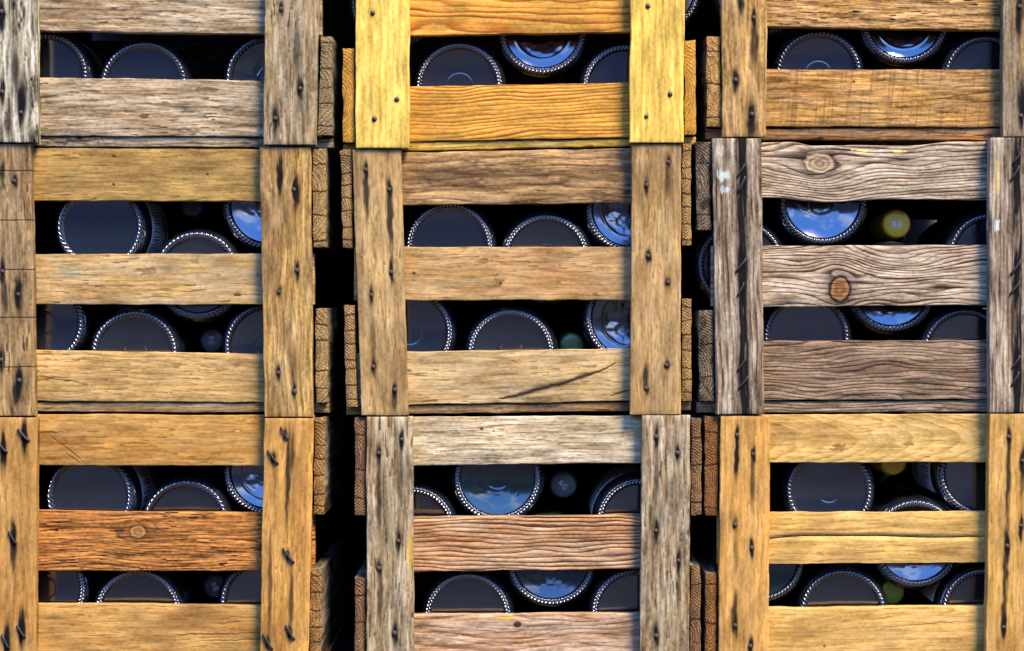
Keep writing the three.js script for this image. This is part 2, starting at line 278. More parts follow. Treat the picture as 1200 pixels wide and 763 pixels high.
// ------------------------------------------------------------------ crates
const DEPTH = 0.46, TU = 0.012, TS = 0.010;
const hq = (xl, xr, tl, bl, tr, br, x0, x1) => {       // slat seen between xl and xr, its edges drawn out to x0 and x1 behind the uprights
  const k0 = (x0 - xl) / (xr - xl), k1 = (x1 - xl) / (xr - xl);
  return { tl: [x0, lerp(tl, tr, k0)], tr: [x1, lerp(tl, tr, k1)], bl: [x0, lerp(bl, br, k0)], br: [x1, lerp(bl, br, k1)] };
};
let plankSeed = 1;
function crate(o) {
  const L = o.left, R = o.right;              // uprights: [x0 top, x1 top, y top, x0 bottom, x1 bottom, y bottom]
  const x0 = Math.min(L[0], L[3]) + 0.5, x1 = Math.max(R[1], R[4]) - 0.5;
  const cx = (x0 + x1) / 2, yb = o.strip.y1 ?? (o.strip[3] + o.strip[1]) / 2;
  const root = thing('wooden_crate', o.label, 'crate', 'wooden bottle crates stacked three by three', [X(cx), Y(yb), o.z]);
  const sheet = new Sheet(), jobs = [];
  const put = (name, geo, parent = root) => { geo.translate(-X(cx), -Y(yb), 0); const m = mesh(name, geo, null, parent); jobs.push(m); return m; };
  const localPt = (q, dir, x, y) => {
    const w = (q.tr[0] - q.tl[0] + q.br[0] - q.bl[0]) / 2, h = (q.bl[1] - q.tl[1] + q.br[1] - q.tr[1]) / 2;
    const t = (y - (q.tl[1] + q.tr[1]) / 2) / h, l = lerp(q.tl[0], q.bl[0], t), s = (x - l) / w, top = lerp(q.tl[1], q.tr[1], s), u = s * w, v = y - top;
    return dir === 'h' ? { u, v } : { u: v, v: u };
  };
  const place = (q, dir, spec) => {
    const w = (q.tr[0] - q.tl[0] + q.br[0] - q.bl[0]) / 2, h = (q.bl[1] - q.tl[1] + q.br[1] - q.tr[1]) / 2;
    const r = dir === 'h' ? sheet.place(w, h) : sheet.place(h, w);
    const cv = (a) => (a || []).map((k) => ({ ...k, ...(dir === 'v' && k.ru ? { ru: k.rv, rv: k.ru } : {}), ...localPt(q, dir, k.x, k.y) }));
    const s2 = { ...spec, knots: cv(spec.knots), nails: cv(spec.nails), chips: cv(spec.chips), cracks: (spec.cracks || []).map((k) => { const a = localPt(q, dir, k.p[0], k.p[1]), b = localPt(q, dir, k.p[2], k.p[3]); const [f, g2] = a.u < b.u ? [a, b] : [b, a]; return { ...k, u0: f.u, v0: f.v, u1: g2.u, v1: g2.v }; }), seed: spec.seed ?? plankSeed++ };
    sheet.fill(r, woodFn(s2, r.L, r.W));
    return r;
  };
  // slats
  o.slats.forEach((s, i) => {
    const q = hq(s.xl ?? L[1], s.xr ?? R[0], s.y[0], s.y[1], s.y[2], s.y[3], x0, x1), r = place(q, 'h', s.w);
    put('slat', plankGeometry(q, -TU - 0.0006 - (s.back ?? 0), TS, r, 'h', { seed: plankSeed * 3.1, ...s.g }));
    const qb = hq(L[1], R[0], ...s.y, x0, x1);
    put('back_slat', plankGeometry(qb, -DEPTH + 0.006, TS, r, 'h', { nx: 4, ny: 3, wob: 0.3 }));
  });
  // floor board: its front edge shows under the lowest slat
  {
    const b = o.strip, q = hq(L[1], R[0], b[0] + 0.4, b[1], b[2] + 0.4, b[3], b[4], b[5]), r = place(q, 'h', { ring: 0.35, sp: 4, pores: 0.5, mould: 0.35, ...o.stripWood });
    put('floor_board', plankGeometry(q, -TU - 0.0028, DEPTH - 0.02, r, 'h', { ny: 4, seed: plankSeed * 2.3, wob: 0.6, ch: 1.0 }));
  }
  // uprights with their nails
  for (const [U, spec, marks] of [[L, o.leftWood, o.leftMarks], [R, o.rightWood, o.rightMarks]]) {
    const q = { tl: [U[0], U[2]], tr: [U[1], U[2]], bl: [U[3], U[5]], br: [U[4], U[5]] };
    const r = place(q, 'v', { ...spec, nails: [...(spec.stains || []).map(([x, y, len, w, a]) => ({ x, y, len, w, a })), ...(marks || []).map(([x, y, k = {}]) => ({ x, y, a: o.clean ? 0.28 : 1, len: o.clean ? 6 : k.len, w: o.clean ? 2.6 : k.w, ...k }))] });
    const up = put('upright', plankGeometry(q, 0, TU, r, 'v', { seed: plankSeed * 4.7, relief: 0.0005 }));
    for (const [x, y, k = {}] of marks || []) {
      const st = o.staples, m = mesh(st ? 'staple' : 'nail', st ? stapleGeo : nailGeo, st ? ironMat : o.clean ? ironMat : rustMat, up);
      m.position.set(X(x) - X(cx), Y(y) - Y(yb), st ? 0.0002 : -0.0001); m.rotation.z = (k.turn ?? o.turn ?? 0) + (rnd() - 0.5) * 0.3;
      m.scale.setScalar(1.05 + rnd() * 0.3);
    }
  }
  // boards of the long sides, and unseen ones added to keep light out
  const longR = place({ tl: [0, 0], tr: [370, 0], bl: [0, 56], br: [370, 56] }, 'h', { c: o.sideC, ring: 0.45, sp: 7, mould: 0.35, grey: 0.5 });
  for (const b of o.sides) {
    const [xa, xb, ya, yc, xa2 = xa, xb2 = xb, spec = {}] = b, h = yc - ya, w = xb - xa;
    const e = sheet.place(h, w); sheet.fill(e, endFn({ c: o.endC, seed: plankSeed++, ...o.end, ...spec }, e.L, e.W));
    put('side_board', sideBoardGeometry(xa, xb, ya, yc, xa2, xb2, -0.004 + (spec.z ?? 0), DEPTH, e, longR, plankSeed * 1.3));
  }
  const mat = sheet.material(o.bump ?? 0.0011);
  for (const m of jobs) m.material = mat;
  return root;
}

const tan = [196, 160, 104];
const greyTan = { c: [182, 158, 128], l: [104, 82, 62], ring: 0.3, sp: 7, grey: 0.55, gc: [190, 172, 148], mould: 0.35, pores: 0.6, blot: 0.6, fib: 0.62, rough: 0.8 };
crate({
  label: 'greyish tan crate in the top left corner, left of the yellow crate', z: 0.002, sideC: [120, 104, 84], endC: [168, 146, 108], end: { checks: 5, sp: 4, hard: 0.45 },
  left: [-20, 42, -148, -18, 44.5, 167], right: [313, 376, -147, 309, 370.5, 170],
  leftWood: { c: [176, 166, 146], l: [96, 84, 70], ring: 0.35, sp: 5, grey: 0.7, gc: [186, 180, 164], mould: 0.9, fib: 0.9, pores: 0.5, stains: [[26, 118, 24, 6, 1.1], [18, 80, 22, 5, 0.7], [3, 20, 20, 4, 0.9], [10, 145, 14, 5, 0.6]] }, leftMarks: [[25, 132], [2, 14], [3, 108]],
  rightWood: { c: [184, 160, 120], l: [112, 88, 60], ring: 0.25, sp: 8, grey: 0.5, gc: [172, 158, 136], mould: 0.45, pores: 0.6, stains: [[348, 60, 30, 4, 0.5], [323, 155, 12, 3, 0.4]] }, rightMarks: [[330, 11, { len: 8 }], [352, 104, { len: 15, w: 4 }], [323, 139, { len: 17, w: 4.5 }]],
  slats: [
    { y: [-147, -86, -146, -84], w: greyTan },
    { y: [-28, 34, -24, 38.5], w: { ...greyTan, c: [176, 150, 116] } },
    { y: [89, 157.5, 93, 159.5], w: { ...greyTan, blot: 0.55, bc: [128, 102, 78], chips: [{ x: 165, y: 135, ru: 7, rv: 4, c: [104, 88, 68] }, { x: 240, y: 104, ru: 14, rv: 3, c: [132, 110, 84] }] } }],
  strip: [158, 170, 160, 171.5, -34, 389], stripWood: { c: [190, 172, 144], l: [90, 70, 52], mould: 0.8 },
  sides: [[375, 389, 42, 158, 371.5, 390], [376, 390, -146, -24], [-34, -21, 42, 158], [-34, -21, -146, -24], [-34, -21, -22, 40]],  // last board is added, closing the left gap against light
});
const yel = { c: [236, 186, 84], l: [186, 112, 34], ring: 1.0, sp: 8.5, warp: 17, grey: 0, mould: 0.0, pores: 0.15, blot: 0.15, bc: [222, 150, 60], fib: 0.3 };
crate({
  label: 'new bright yellow crate in the middle of the top row', z: 0.003, clean: true, sideC: [190, 150, 70], endC: [228, 168, 70], end: { checks: 0, sp: 3.5, mould: 0.05, hard: 0.5 }, bump: 0.0006,
  left: [417, 480, -142, 417, 479.5, 174], right: [740, 804, -148, 737.5, 800.5, 167.5],
  leftWood: { c: [246, 216, 116], l: [222, 172, 68], ring: 0.55, sp: 9, warp: 8, grey: 0, mould: 0, pores: 0.15, blot: 0.25, bc: [240, 200, 96], fib: 0.26, knots: [{ x: 452, y: -60, ru: 8, rv: 6 }] }, leftMarks: [[437, 16], [465, 117], [439, 140], [462, -30]],
  rightWood: { c: [244, 210, 108], l: [216, 164, 66], ring: 0.6, sp: 8, warp: 9, grey: 0, mould: 0, pores: 0.15, blot: 0.25, bc: [238, 194, 90], fib: 0.26 }, rightMarks: [[759, 8], [785, 111], [757, 137], [780, -30]],
  slats: [
    { y: [-139, -78, -144, -83], w: yel },
    { y: [-22, 40, -26, 36], w: { ...yel, sp: 10, warp: 30, c: [238, 180, 84], l: [176, 100, 30] } },
    { y: [100.5, 165, 95, 159.5], w: { ...yel, sp: 4.6, warp: 15, c: [238, 182, 82], l: [170, 98, 34] } }],
  strip: [165.8, 175.5, 160.5, 170, 401, 817], stripWood: { c: [238, 196, 84], l: [190, 140, 50], mould: 0.1, ring: 0.6 },
  sides: [[401, 416, 56, 166], [802, 816.5, 47, 157], [401, 416, -139, -40], [804, 818, -147, -45]],
});
const gold = { c: [204, 156, 88], l: [132, 84, 40], ring: 0.35, sp: 6, grey: 0.15, mould: 0.25, pores: 0.5, blot: 0.5, bc: [150, 106, 56], fib: 0.65, saw: 0.5 };
crate({
  label: 'golden brown crate in the top right corner, right of the yellow crate', z: 0.001, sideC: [120, 90, 58], endC: [206, 160, 96], end: { checks: 3, sp: 7, hard: 0.25 },
  left: [846, 900, -150, 846.5, 897.5, 161], right: [1176, 1236, -152, 1175, 1236, 160.5],
  leftWood: { c: [208, 166, 100], l: [146, 104, 56], ring: 0.3, sp: 8, grey: 0.15, mould: 0.3, blot: 0.4, fib: 0.55, stains: [[884, 50, 30, 5, 0.75], [868, 4, 12, 4, 1], [881, 148, 16, 6, 0.8]] }, leftMarks: [[883, 21, { len: 14 }], [862, 94, { len: 15, w: 4.4 }], [881, 134, { len: 17, w: 4.6 }]],
  rightWood: { c: [176, 146, 104], l: [110, 82, 54], ring: 0.3, sp: 8, grey: 0.35, mould: 0.4, stains: [[1196, 120, 26, 5, 1], [1194, 20, 26, 4, 0.9]] }, rightMarks: [[1196, 136], [1195, 8]],
  slats: [
    { y: [-150, -90, -150, -90], w: gold },
    { y: [-32, 29.5, -30, 33.5], w: { ...gold, c: [206, 158, 92], l: [120, 76, 36], pores: 1, fib: 1, saw: 0, ring: 0.3 } },
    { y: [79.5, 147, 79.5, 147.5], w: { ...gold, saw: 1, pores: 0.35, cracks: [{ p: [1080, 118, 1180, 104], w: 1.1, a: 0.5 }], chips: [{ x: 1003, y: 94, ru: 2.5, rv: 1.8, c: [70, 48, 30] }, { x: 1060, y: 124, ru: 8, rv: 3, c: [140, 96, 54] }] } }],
  strip: [148.6, 162, 148.8, 163, 829, 1252], stripWood: { c: [176, 126, 70], l: [104, 66, 34], pores: 0.8 },
  sides: [[828, 845.5, 42, 147], [828, 845, -148, -40], [1237, 1252, -148, -40], [1237, 1252, 42, 147], [1237, 1252, -38, 40]],  // last board is added, closing the right gap against light
});
const mid = { c: [206, 170, 112], l: [150, 108, 62], ring: 0.3, sp: 7, grey: 0.2, gc: [196, 176, 140], mould: 0.25, pores: 0.45, blot: 0.6, bc: [160, 116, 68], fib: 0.3, rough: 0.45, pow: 1.12 };
crate({
  label: 'tan crate at the left end of the middle row, under the greyish tan crate', z: -0.001, sideC: [104, 86, 62], endC: [186, 152, 98], end: { checks: 4, sp: 4.5, hard: 0.4 },
  left: [-24, 35, 168.5, -19, 40.5, 487.5], right: [304, 363.5, 172.5, 310, 366.5, 489],
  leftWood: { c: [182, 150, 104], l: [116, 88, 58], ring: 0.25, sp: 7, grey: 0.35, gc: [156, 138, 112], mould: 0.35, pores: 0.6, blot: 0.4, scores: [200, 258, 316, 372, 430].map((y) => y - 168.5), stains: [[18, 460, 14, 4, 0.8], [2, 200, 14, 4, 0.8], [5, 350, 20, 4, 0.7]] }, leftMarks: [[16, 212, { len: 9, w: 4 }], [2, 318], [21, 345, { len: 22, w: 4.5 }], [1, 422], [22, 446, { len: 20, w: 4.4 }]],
  rightWood: { c: [206, 170, 104], l: [132, 92, 48], ring: 0.5, sp: 10, warp: 16, grey: 0.15, mould: 0.2, pores: 0.4, blot: 0.55, bc: [150, 106, 58], stains: [[327, 205, 26, 4.5, 0.9], [346, 226, 22, 4, 0.9], [345, 440, 26, 4, 0.5]] }, rightMarks: [[344, 222, { len: 10 }], [348, 317, { len: 14 }], [327, 342, { len: 9 }], [326, 437, { len: 11 }], [345, 459, { len: 9 }]],
  slats: [
    { y: [172, 234.5, 173.5, 235], w: { ...mid, c: [186, 148, 88], bc: [150, 112, 64], grey: 0.25, gc: [178, 156, 96], pores: 0.45, chips: [{ x: 129, y: 215, ru: 2.4, rv: 1.6, c: [50, 40, 30] }, { x: 130, y: 181, ru: 2.4, rv: 1.6, c: [60, 46, 30] }, { x: 240, y: 203, ru: 2, rv: 1.5, c: [60, 46, 30] }] } },
    { y: [297.5, 357, 297, 357], w: { ...mid, grey: 0.3, gc: [186, 172, 148], chips: [{ x: 275, y: 345, ru: 4, rv: 2, c: [86, 66, 40] }, { x: 75, y: 318, ru: 14, rv: 8, c: [176, 160, 130] }, { x: 170, y: 318, ru: 12, rv: 5, c: [148, 122, 82] }] } },
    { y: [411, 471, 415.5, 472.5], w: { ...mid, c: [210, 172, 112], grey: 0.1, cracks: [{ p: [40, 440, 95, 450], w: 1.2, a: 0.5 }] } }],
  strip: [472, 483.5, 473, 484.5, -38, 383.5], stripWood: { c: [178, 148, 100], l: [100, 76, 48], mould: 0.5 },
  sides: [[365, 382, 174, 289, 366, 382], [368.5, 383.5, 362, 472, 369, 384], [-38, -25, 174, 289], [-38, -25, 362, 472], [-38, -25, 291, 360]],  // last board added out of view to shut light out on the left
});
const nailed = { c: [202, 166, 112], l: [140, 102, 60], ring: 0.3, sp: 8, grey: 0.25, gc: [188, 166, 128], mould: 0.3, pores: 0.4, blot: 0.5, fib: 0.3, rough: 0.45, pow: 1.12 };
crate({
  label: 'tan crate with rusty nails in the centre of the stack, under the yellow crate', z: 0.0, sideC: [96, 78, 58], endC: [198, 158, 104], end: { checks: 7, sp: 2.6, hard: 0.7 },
  left: [413, 469.5, 175.5, 423, 478, 487], right: [740, 798.5, 169, 738.7, 797.5, 486],
  leftWood: { ...nailed, stains: [[429, 225, 34, 3.6, 0.8], [456, 250, 40, 4, 0.8], [437, 395, 30, 3, 0.5], [463, 470, 14, 4, 0.7]] }, leftMarks: [[428.5, 199, { len: 11 }], [456, 222, { len: 12 }], [458.5, 319, { len: 16 }], [435, 346, { len: 14 }], [437.5, 430, { len: 12 }], [463, 457, { len: 10 }]],
  rightWood: { ...nailed, c: [198, 160, 106], stains: [[783, 210, 20, 3.4, 0.6], [757, 440, 16, 3.6, 0.8]] }, rightMarks: [[783, 190, { len: 9 }], [758, 217, { len: 14 }], [759.5, 300, { len: 9, w: 4 }], [783, 331, { len: 8, w: 3.6 }], [781, 428, { len: 6, w: 3.6 }], [757, 455, { len: 9 }]],
  slats: [
    { y: [177.5, 239.5, 172.5, 237], w: { c: [202, 164, 112], l: [110, 74, 44], ring: 0.6, sp: 12, warp: 16, grey: 0.25, gc: [180, 150, 116], mould: 0.5, pores: 0.3, blot: 0.5, bc: [124, 88, 54], fib: 0.6, bands: [{ v: 26, w: 9, a: 0.8, c: [72, 48, 32] }, { v: 36, w: 5, a: 0.6, c: [84, 56, 36] }, { v: 8, w: 6, a: 0.45, c: [120, 100, 84] }] } },
    { y: [289, 352, 289, 351.5], w: { ...mid, c: [208, 166, 112], bc: [176, 126, 78], chips: [{ x: 583, y: 330, ru: 7, rv: 7, c: [150, 112, 66] }, { x: 586, y: 332, ru: 2, rv: 3, c: [80, 56, 32] }, { x: 484, y: 320, ru: 2, rv: 2, c: [90, 66, 40] }, { x: 697, y: 345, ru: 5, rv: 2, c: [140, 98, 56] }] } },
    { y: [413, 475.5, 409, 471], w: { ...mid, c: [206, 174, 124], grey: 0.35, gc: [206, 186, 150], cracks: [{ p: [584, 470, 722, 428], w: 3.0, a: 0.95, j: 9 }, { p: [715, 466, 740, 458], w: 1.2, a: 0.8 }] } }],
  strip: [476.5, 486.5, 472, 482.5, 404, 811.5], stripWood: { c: [180, 140, 90], l: [110, 78, 48] },
  sides: [[397.5, 412, 175, 290, 401, 413.5], [401.5, 415, 358, 477, 405, 419], [799.5, 811, 168, 287], [799.5, 811.5, 350, 470]],
});
const wea = { c: [202, 178, 156], l: [70, 50, 42], ring: 1.15, sp: 4.3, warp: 14, grey: 0.45, gc: [198, 182, 164], mould: 0.2, pores: 0.25, blot: 0.25, bc: [150, 122, 100], fib: 0.55 };
crate({
  label: 'weathered grey crate with an orange knot in its middle slat, right end of middle row', z: 0.002, staples: true, turn: 1.05, sideC: [78, 66, 56], endC: [150, 132, 108], end: { checks: 2, sp: 3.4, hard: 1, mould: 0.8, rot: 1.1 }, bump: 0.0015,
  left: [834.5, 892, 162.5, 839.5, 895, 485.5], right: [1159.5, 1222, 161.5, 1159, 1221, 483.5],
  leftWood: { c: [170, 148, 128], l: [84, 66, 56], ring: 0.8, sp: 6, warp: 6, grey: 0.5, gc: [178, 164, 146], mould: 0.35, fib: 0.7, bands: [{ v: 33, w: 6.5, a: 1.5 }], chips: [{ x: 847, y: 205, ru: 9, rv: 7, c: [206, 214, 210] }, { x: 850, y: 222, ru: 6, rv: 5, c: [196, 206, 208] }, { x: 843, y: 176, ru: 5, rv: 8, c: [196, 186, 166] }] }, leftMarks: [[868, 200, { len: 16, w: 5 }], [869, 216, { len: 14, w: 5 }], [868, 311], [868, 339], [869, 427], [871, 448]],
  rightWood: { c: [168, 146, 128], l: [78, 60, 50], ring: 1.1, sp: 4.6, warp: 3, grey: 0.5, gc: [182, 166, 148], mould: 0.25, fib: 0.7, bands: [{ v: 32, w: 6, a: 1.2 }], chips: [{ x: 1168, y: 264, ru: 4, rv: 7, c: [206, 216, 216] }, { x: 1168, y: 210, ru: 4, rv: 26, c: [206, 180, 132] }] }, rightMarks: [[1191, 185], [1189, 203], [1190, 313], [1189, 337], [1190, 424], [1189, 444]],
  slats: [
    { y: [166, 232.5, 164.5, 233.5], w: { ...wea, knots: [{ x: 962, y: 187, ru: 19, rv: 13, c: [186, 162, 136], line: 0.35, halo: 0.8, turns: 17 }], chips: [{ x: 1012, y: 172.5, ru: 12, rv: 3.6, c: [232, 208, 150] }, { x: 1054, y: 172, ru: 9, rv: 3, c: [232, 206, 146] }] }, g: { bottomEdge: (x) => 3 * Math.sin((x - 930) * 0.035) * Math.exp(-Math.pow((x - 960) / 90, 2)), topEdge: (x) => 4 * sstep(930, 960, x) * (1 - sstep(1080, 1120, x)) } },
    { y: [288, 359.5, 286.5, 357.5], w: { ...wea, sp: 4.8, warp: 26, knots: [{ x: 986, y: 339, ru: 12, rv: 15, c: [160, 116, 78], line: 0.92, halo: 0.95, turns: 9 }] } },
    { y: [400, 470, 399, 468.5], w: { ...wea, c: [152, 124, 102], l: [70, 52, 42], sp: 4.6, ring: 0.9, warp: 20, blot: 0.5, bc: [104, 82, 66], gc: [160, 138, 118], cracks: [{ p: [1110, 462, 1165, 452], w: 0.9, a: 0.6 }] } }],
  strip: [471, 484.5, 469.5, 483.5, 818, 1236], stripWood: { c: [176, 152, 128], l: [92, 70, 56], ring: 0.7, mould: 0.7 },
  sides: [[815, 833.5, 166, 269, 817, 834.5], [818.5, 837, 364, 470, 820, 838], [1223, 1237, 166, 269], [1223, 1237, 364, 470], [1223, 1237, 271, 362]],  // last board added out of view to shut light out on the right
});
const amber = { c: [200, 150, 80], l: [140, 92, 44], ring: 0.25, sp: 9, grey: 0.12, gc: [200, 168, 110], mould: 0.2, pores: 0.35, blot: 0.6, bc: [160, 108, 50], fib: 0.29, rough: 0.45, pow: 1.12 };
crate({
  label: 'amber crate fastened with black staples in the bottom left corner', z: 0.001, staples: true, turn: -0.95, sideC: [84, 72, 56], endC: [180, 136, 78], end: { checks: 6, sp: 4, hard: 0.5 },
  left: [-18, 42.5, 489.5, -20, 41, 803], right: [310, 367.5, 490.5, 304, 360, 803],
  leftWood: { ...amber, c: [196, 150, 84], stains: [[4, 530, 22, 4, 1], [29, 515, 22, 4, 1], [16, 640, 30, 4, 0.8], [26, 735, 24, 4.5, 1], [9, 748, 20, 4, 1]] }, leftMarks: [[3, 524], [28, 510], [15, 630], [25, 740], [7, 752]],
  rightWood: { ...amber, c: [208, 156, 84], bc: [176, 122, 60], stains: [[337, 560, 60, 2.6, 0.8], [342, 530, 26, 3, 0.7], [322, 555, 26, 3.4, 0.4], [341, 700, 46, 2.8, 0.7], [316, 690, 60, 2.6, 0.65]] }, rightMarks: [[333.5, 508, { len: 8 }], [320, 536, { len: 8 }], [338, 651, { len: 8 }], [340, 741, { len: 8 }], [314, 752, { len: 8 }]],
  slats: [
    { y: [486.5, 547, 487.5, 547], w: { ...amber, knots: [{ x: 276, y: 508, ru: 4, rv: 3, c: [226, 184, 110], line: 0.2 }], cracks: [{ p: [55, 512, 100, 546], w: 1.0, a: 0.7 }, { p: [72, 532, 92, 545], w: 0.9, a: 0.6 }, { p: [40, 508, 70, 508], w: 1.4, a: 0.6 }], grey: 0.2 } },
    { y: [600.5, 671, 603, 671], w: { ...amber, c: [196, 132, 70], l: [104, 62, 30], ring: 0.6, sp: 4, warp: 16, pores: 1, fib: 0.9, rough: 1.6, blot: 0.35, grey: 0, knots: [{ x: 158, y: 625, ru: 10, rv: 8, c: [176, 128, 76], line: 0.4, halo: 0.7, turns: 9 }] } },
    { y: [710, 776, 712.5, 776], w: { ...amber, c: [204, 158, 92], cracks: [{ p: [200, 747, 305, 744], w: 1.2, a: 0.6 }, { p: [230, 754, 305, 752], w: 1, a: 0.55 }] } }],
  strip: [777, 803, 777, 803, -32, 378], stripWood: { c: [180, 136, 80], l: [110, 76, 40] },
  sides: [[368, 381, 490, 603, 366, 380], [363, 377, 669, 776, 361, 376], [-33, -20, 490, 603], [-33, -20, 669, 776], [-33, -20, 605, 667]],  // last board: added filler that darkens the inside from the left
});
const ash = { c: [176, 152, 118], l: [110, 86, 62], ring: 0.35, sp: 8, warp: 8, grey: 0.5, gc: [176, 162, 138], mould: 0.4, pores: 0.6, blot: 0.35, fib: 0.65 };
crate({
  label: 'grey tan crate with a pinkish ridged middle slat, centre of the bottom row', z: 0.001, sideC: [70, 62, 54], endC: [166, 126, 90], end: { checks: 3, sp: 3, hard: 1, mould: 0.4, rot: 1.0 },
  left: [430, 483.5, 488.5, 429, 485, 803], right: [752, 809, 487, 750, 807, 803],
  leftWood: { ...ash, chips: [{ x: 480, y: 642, ru: 3, rv: 26, c: [214, 172, 72] }], stains: [[444, 580, 46, 3.4, 0.6], [470, 560, 40, 3, 0.5], [445, 700, 30, 3.6, 0.6]] }, leftMarks: [[444, 531, { len: 14 }], [471, 515, { len: 13 }], [466.5, 634, { len: 15 }], [444, 666, { len: 12 }], [462.5, 742, { len: 16, w: 4 }]],
  rightWood: { ...ash, stains: [[769, 560, 34, 3, 0.6], [795, 690, 30, 2.6, 0.5]] }, rightMarks: [[769, 512, { len: 17 }], [794, 531, { len: 11, w: 3.4 }], [768.5, 622, { len: 14 }], [795, 657, { len: 15 }], [769, 745, { len: 18 }]],
  slats: [
    { y: [489.5, 547, 488, 543.7], w: { c: [208, 188, 156], l: [150, 120, 88], ring: 0.3, sp: 9, warp: 14, grey: 0.4, gc: [212, 200, 178], mould: 0.2, pores: 0.4, blot: 0.3, fib: 0.5, chips: [{ x: 564, y: 503, ru: 2, rv: 1.6, c: [60, 50, 40] }, { x: 578, y: 506, ru: 1.8, rv: 1.5, c: [60, 50, 40] }] } },
    { y: [608, 672.5, 605, 668.5], w: { c: [224, 176, 132], l: [92, 50, 30], ring: 1.35, sp: 4.9, warp: 13, grey: 0.2, gc: [214, 190, 160], mould: 0.05, pores: 0.25, blot: 0.35, bc: [186, 120, 66], fib: 0.45, rough: 1.1 } },
    { y: [723, 786, 721.5, 784], w: { c: [206, 164, 130], l: [120, 76, 54], ring: 0.6, sp: 8, warp: 24, grey: 0.3, gc: [206, 186, 166], mould: 0.25, pores: 0.3, blot: 0.3, knots: [{ x: 606, y: 734, ru: 4, rv: 3, c: [110, 66, 36] }], chips: [{ x: 596, y: 726, ru: 18, rv: 1.8, c: [230, 184, 70] }] } }],
  strip: [787, 803, 785, 803, 414, 824], stripWood: { c: [170, 140, 104] },
  sides: [[414.5, 429, 490, 604], [414.5, 428.5, 678, 786], [810, 823, 491, 604], [809, 822, 664, 784]],
});
const honey = { c: [222, 182, 108], l: [176, 128, 62], ring: 0.3, sp: 9, grey: 0.12, gc: [228, 200, 144], mould: 0.12, pores: 0.3, blot: 0.55, bc: [190, 140, 70], fib: 0.26, rough: 0.4, pow: 1.12 };
crate({
  label: 'honey coloured crate with a split middle slat in the bottom right corner', z: 0.001, sideC: [140, 124, 84], endC: [176, 120, 64], end: { checks: 3, sp: 3, hard: 0.9, rot: 1.2 },
  left: [844.5, 902, 487.5, 842, 900.5, 803], right: [1160, 1222, 484.5, 1155, 1217, 803],
  leftWood: { ...honey, c: [212, 160, 86], bc: [180, 124, 58], stains: [[863, 535, 26, 3.2, 0.9], [882, 560, 30, 3, 0.7], [862, 645, 26, 3, 0.5], [861, 720, 26, 4, 0.8]] }, leftMarks: [[863.5, 510, { len: 12 }], [882, 532, { len: 12 }], [861.5, 615, { len: 10 }], [881, 642, { len: 14 }], [861.5, 733, { len: 12 }], [879, 757, { len: 12 }]],
  rightWood: { ...honey, c: [214, 166, 90], stains: [[1181, 560, 60, 3, 0.8], [1178, 660, 50, 3.4, 0.8], [1176, 720, 30, 3.4, 0.8], [1197, 560, 40, 3, 0.6]] }, rightMarks: [[1182, 512, { len: 14 }], [1198, 540], [1180, 640, { len: 14 }], [1196, 616], [1176, 735, { len: 14 }]],
  slats: [
    { y: [487.5, 543.5, 485.5, 543], w: { ...honey, c: [226, 190, 118], arch: { v: 0.55, k: 9, p: 26 }, ring: 0.4, l: [168, 122, 62], chips: [{ x: 985, y: 527, ru: 12, rv: 4, c: [150, 116, 64] }, { x: 1068, y: 522, ru: 10, rv: 3, c: [166, 128, 70] }] } },
    { y: [603, 662.7, 601.7, 661], w: { ...honey, c: [226, 184, 110] }, g: { crack: { at: 0.5, j: 0.1, w: 0.5 }, ny: 12 } },
    { y: [715.5, 780, 713, 778], w: { ...honey, c: [224, 180, 106], blot: 0.25, cracks: [{ p: [1040, 736, 1160, 730], w: 0.8, a: 0.4 }], chips: [{ x: 968, y: 760, ru: 2.5, rv: 2, c: [70, 48, 30] }] } }],
  strip: [781, 803, 779, 803, 826, 1236], stripWood: { c: [190, 144, 84] },
  sides: [[826.5, 843.5, 488.5, 605, 826, 842], [827, 841, 672, 780], [1223, 1237, 488, 605], [1223, 1237, 672, 780], [1223, 1237, 607, 670]],  // last board: added filler that darkens the inside from the right
});

// ------------------------------------------------------------------ bottles
const RB = 0.0440, RING = 0.0388;
const glass = (r, g, b, ior = 2.33, rough = 0.12) => new THREE.MeshPhysicalMaterial({ color: new THREE.Color().setRGB(r, g, b), roughness: rough, ior, specularIntensity: 1 });
const darkGlass = glass(0.006, 0.008, 0.009), greenGlass = glass(0.006, 0.020, 0.008, 1.9), brownGlass = glass(0.012, 0.010, 0.007), knurlGlass = glass(0.010, 0.013, 0.016, 2.33, 0.16);
const lathe = (pts, seg = 56) => new THREE.LatheGeometry(pts.map(([r, z]) => new THREE.Vector2(Math.max(r, 0.00005), z)), seg).rotateX(-Math.PI / 2);   // axis along -z: z in pts = distance back from the base plane
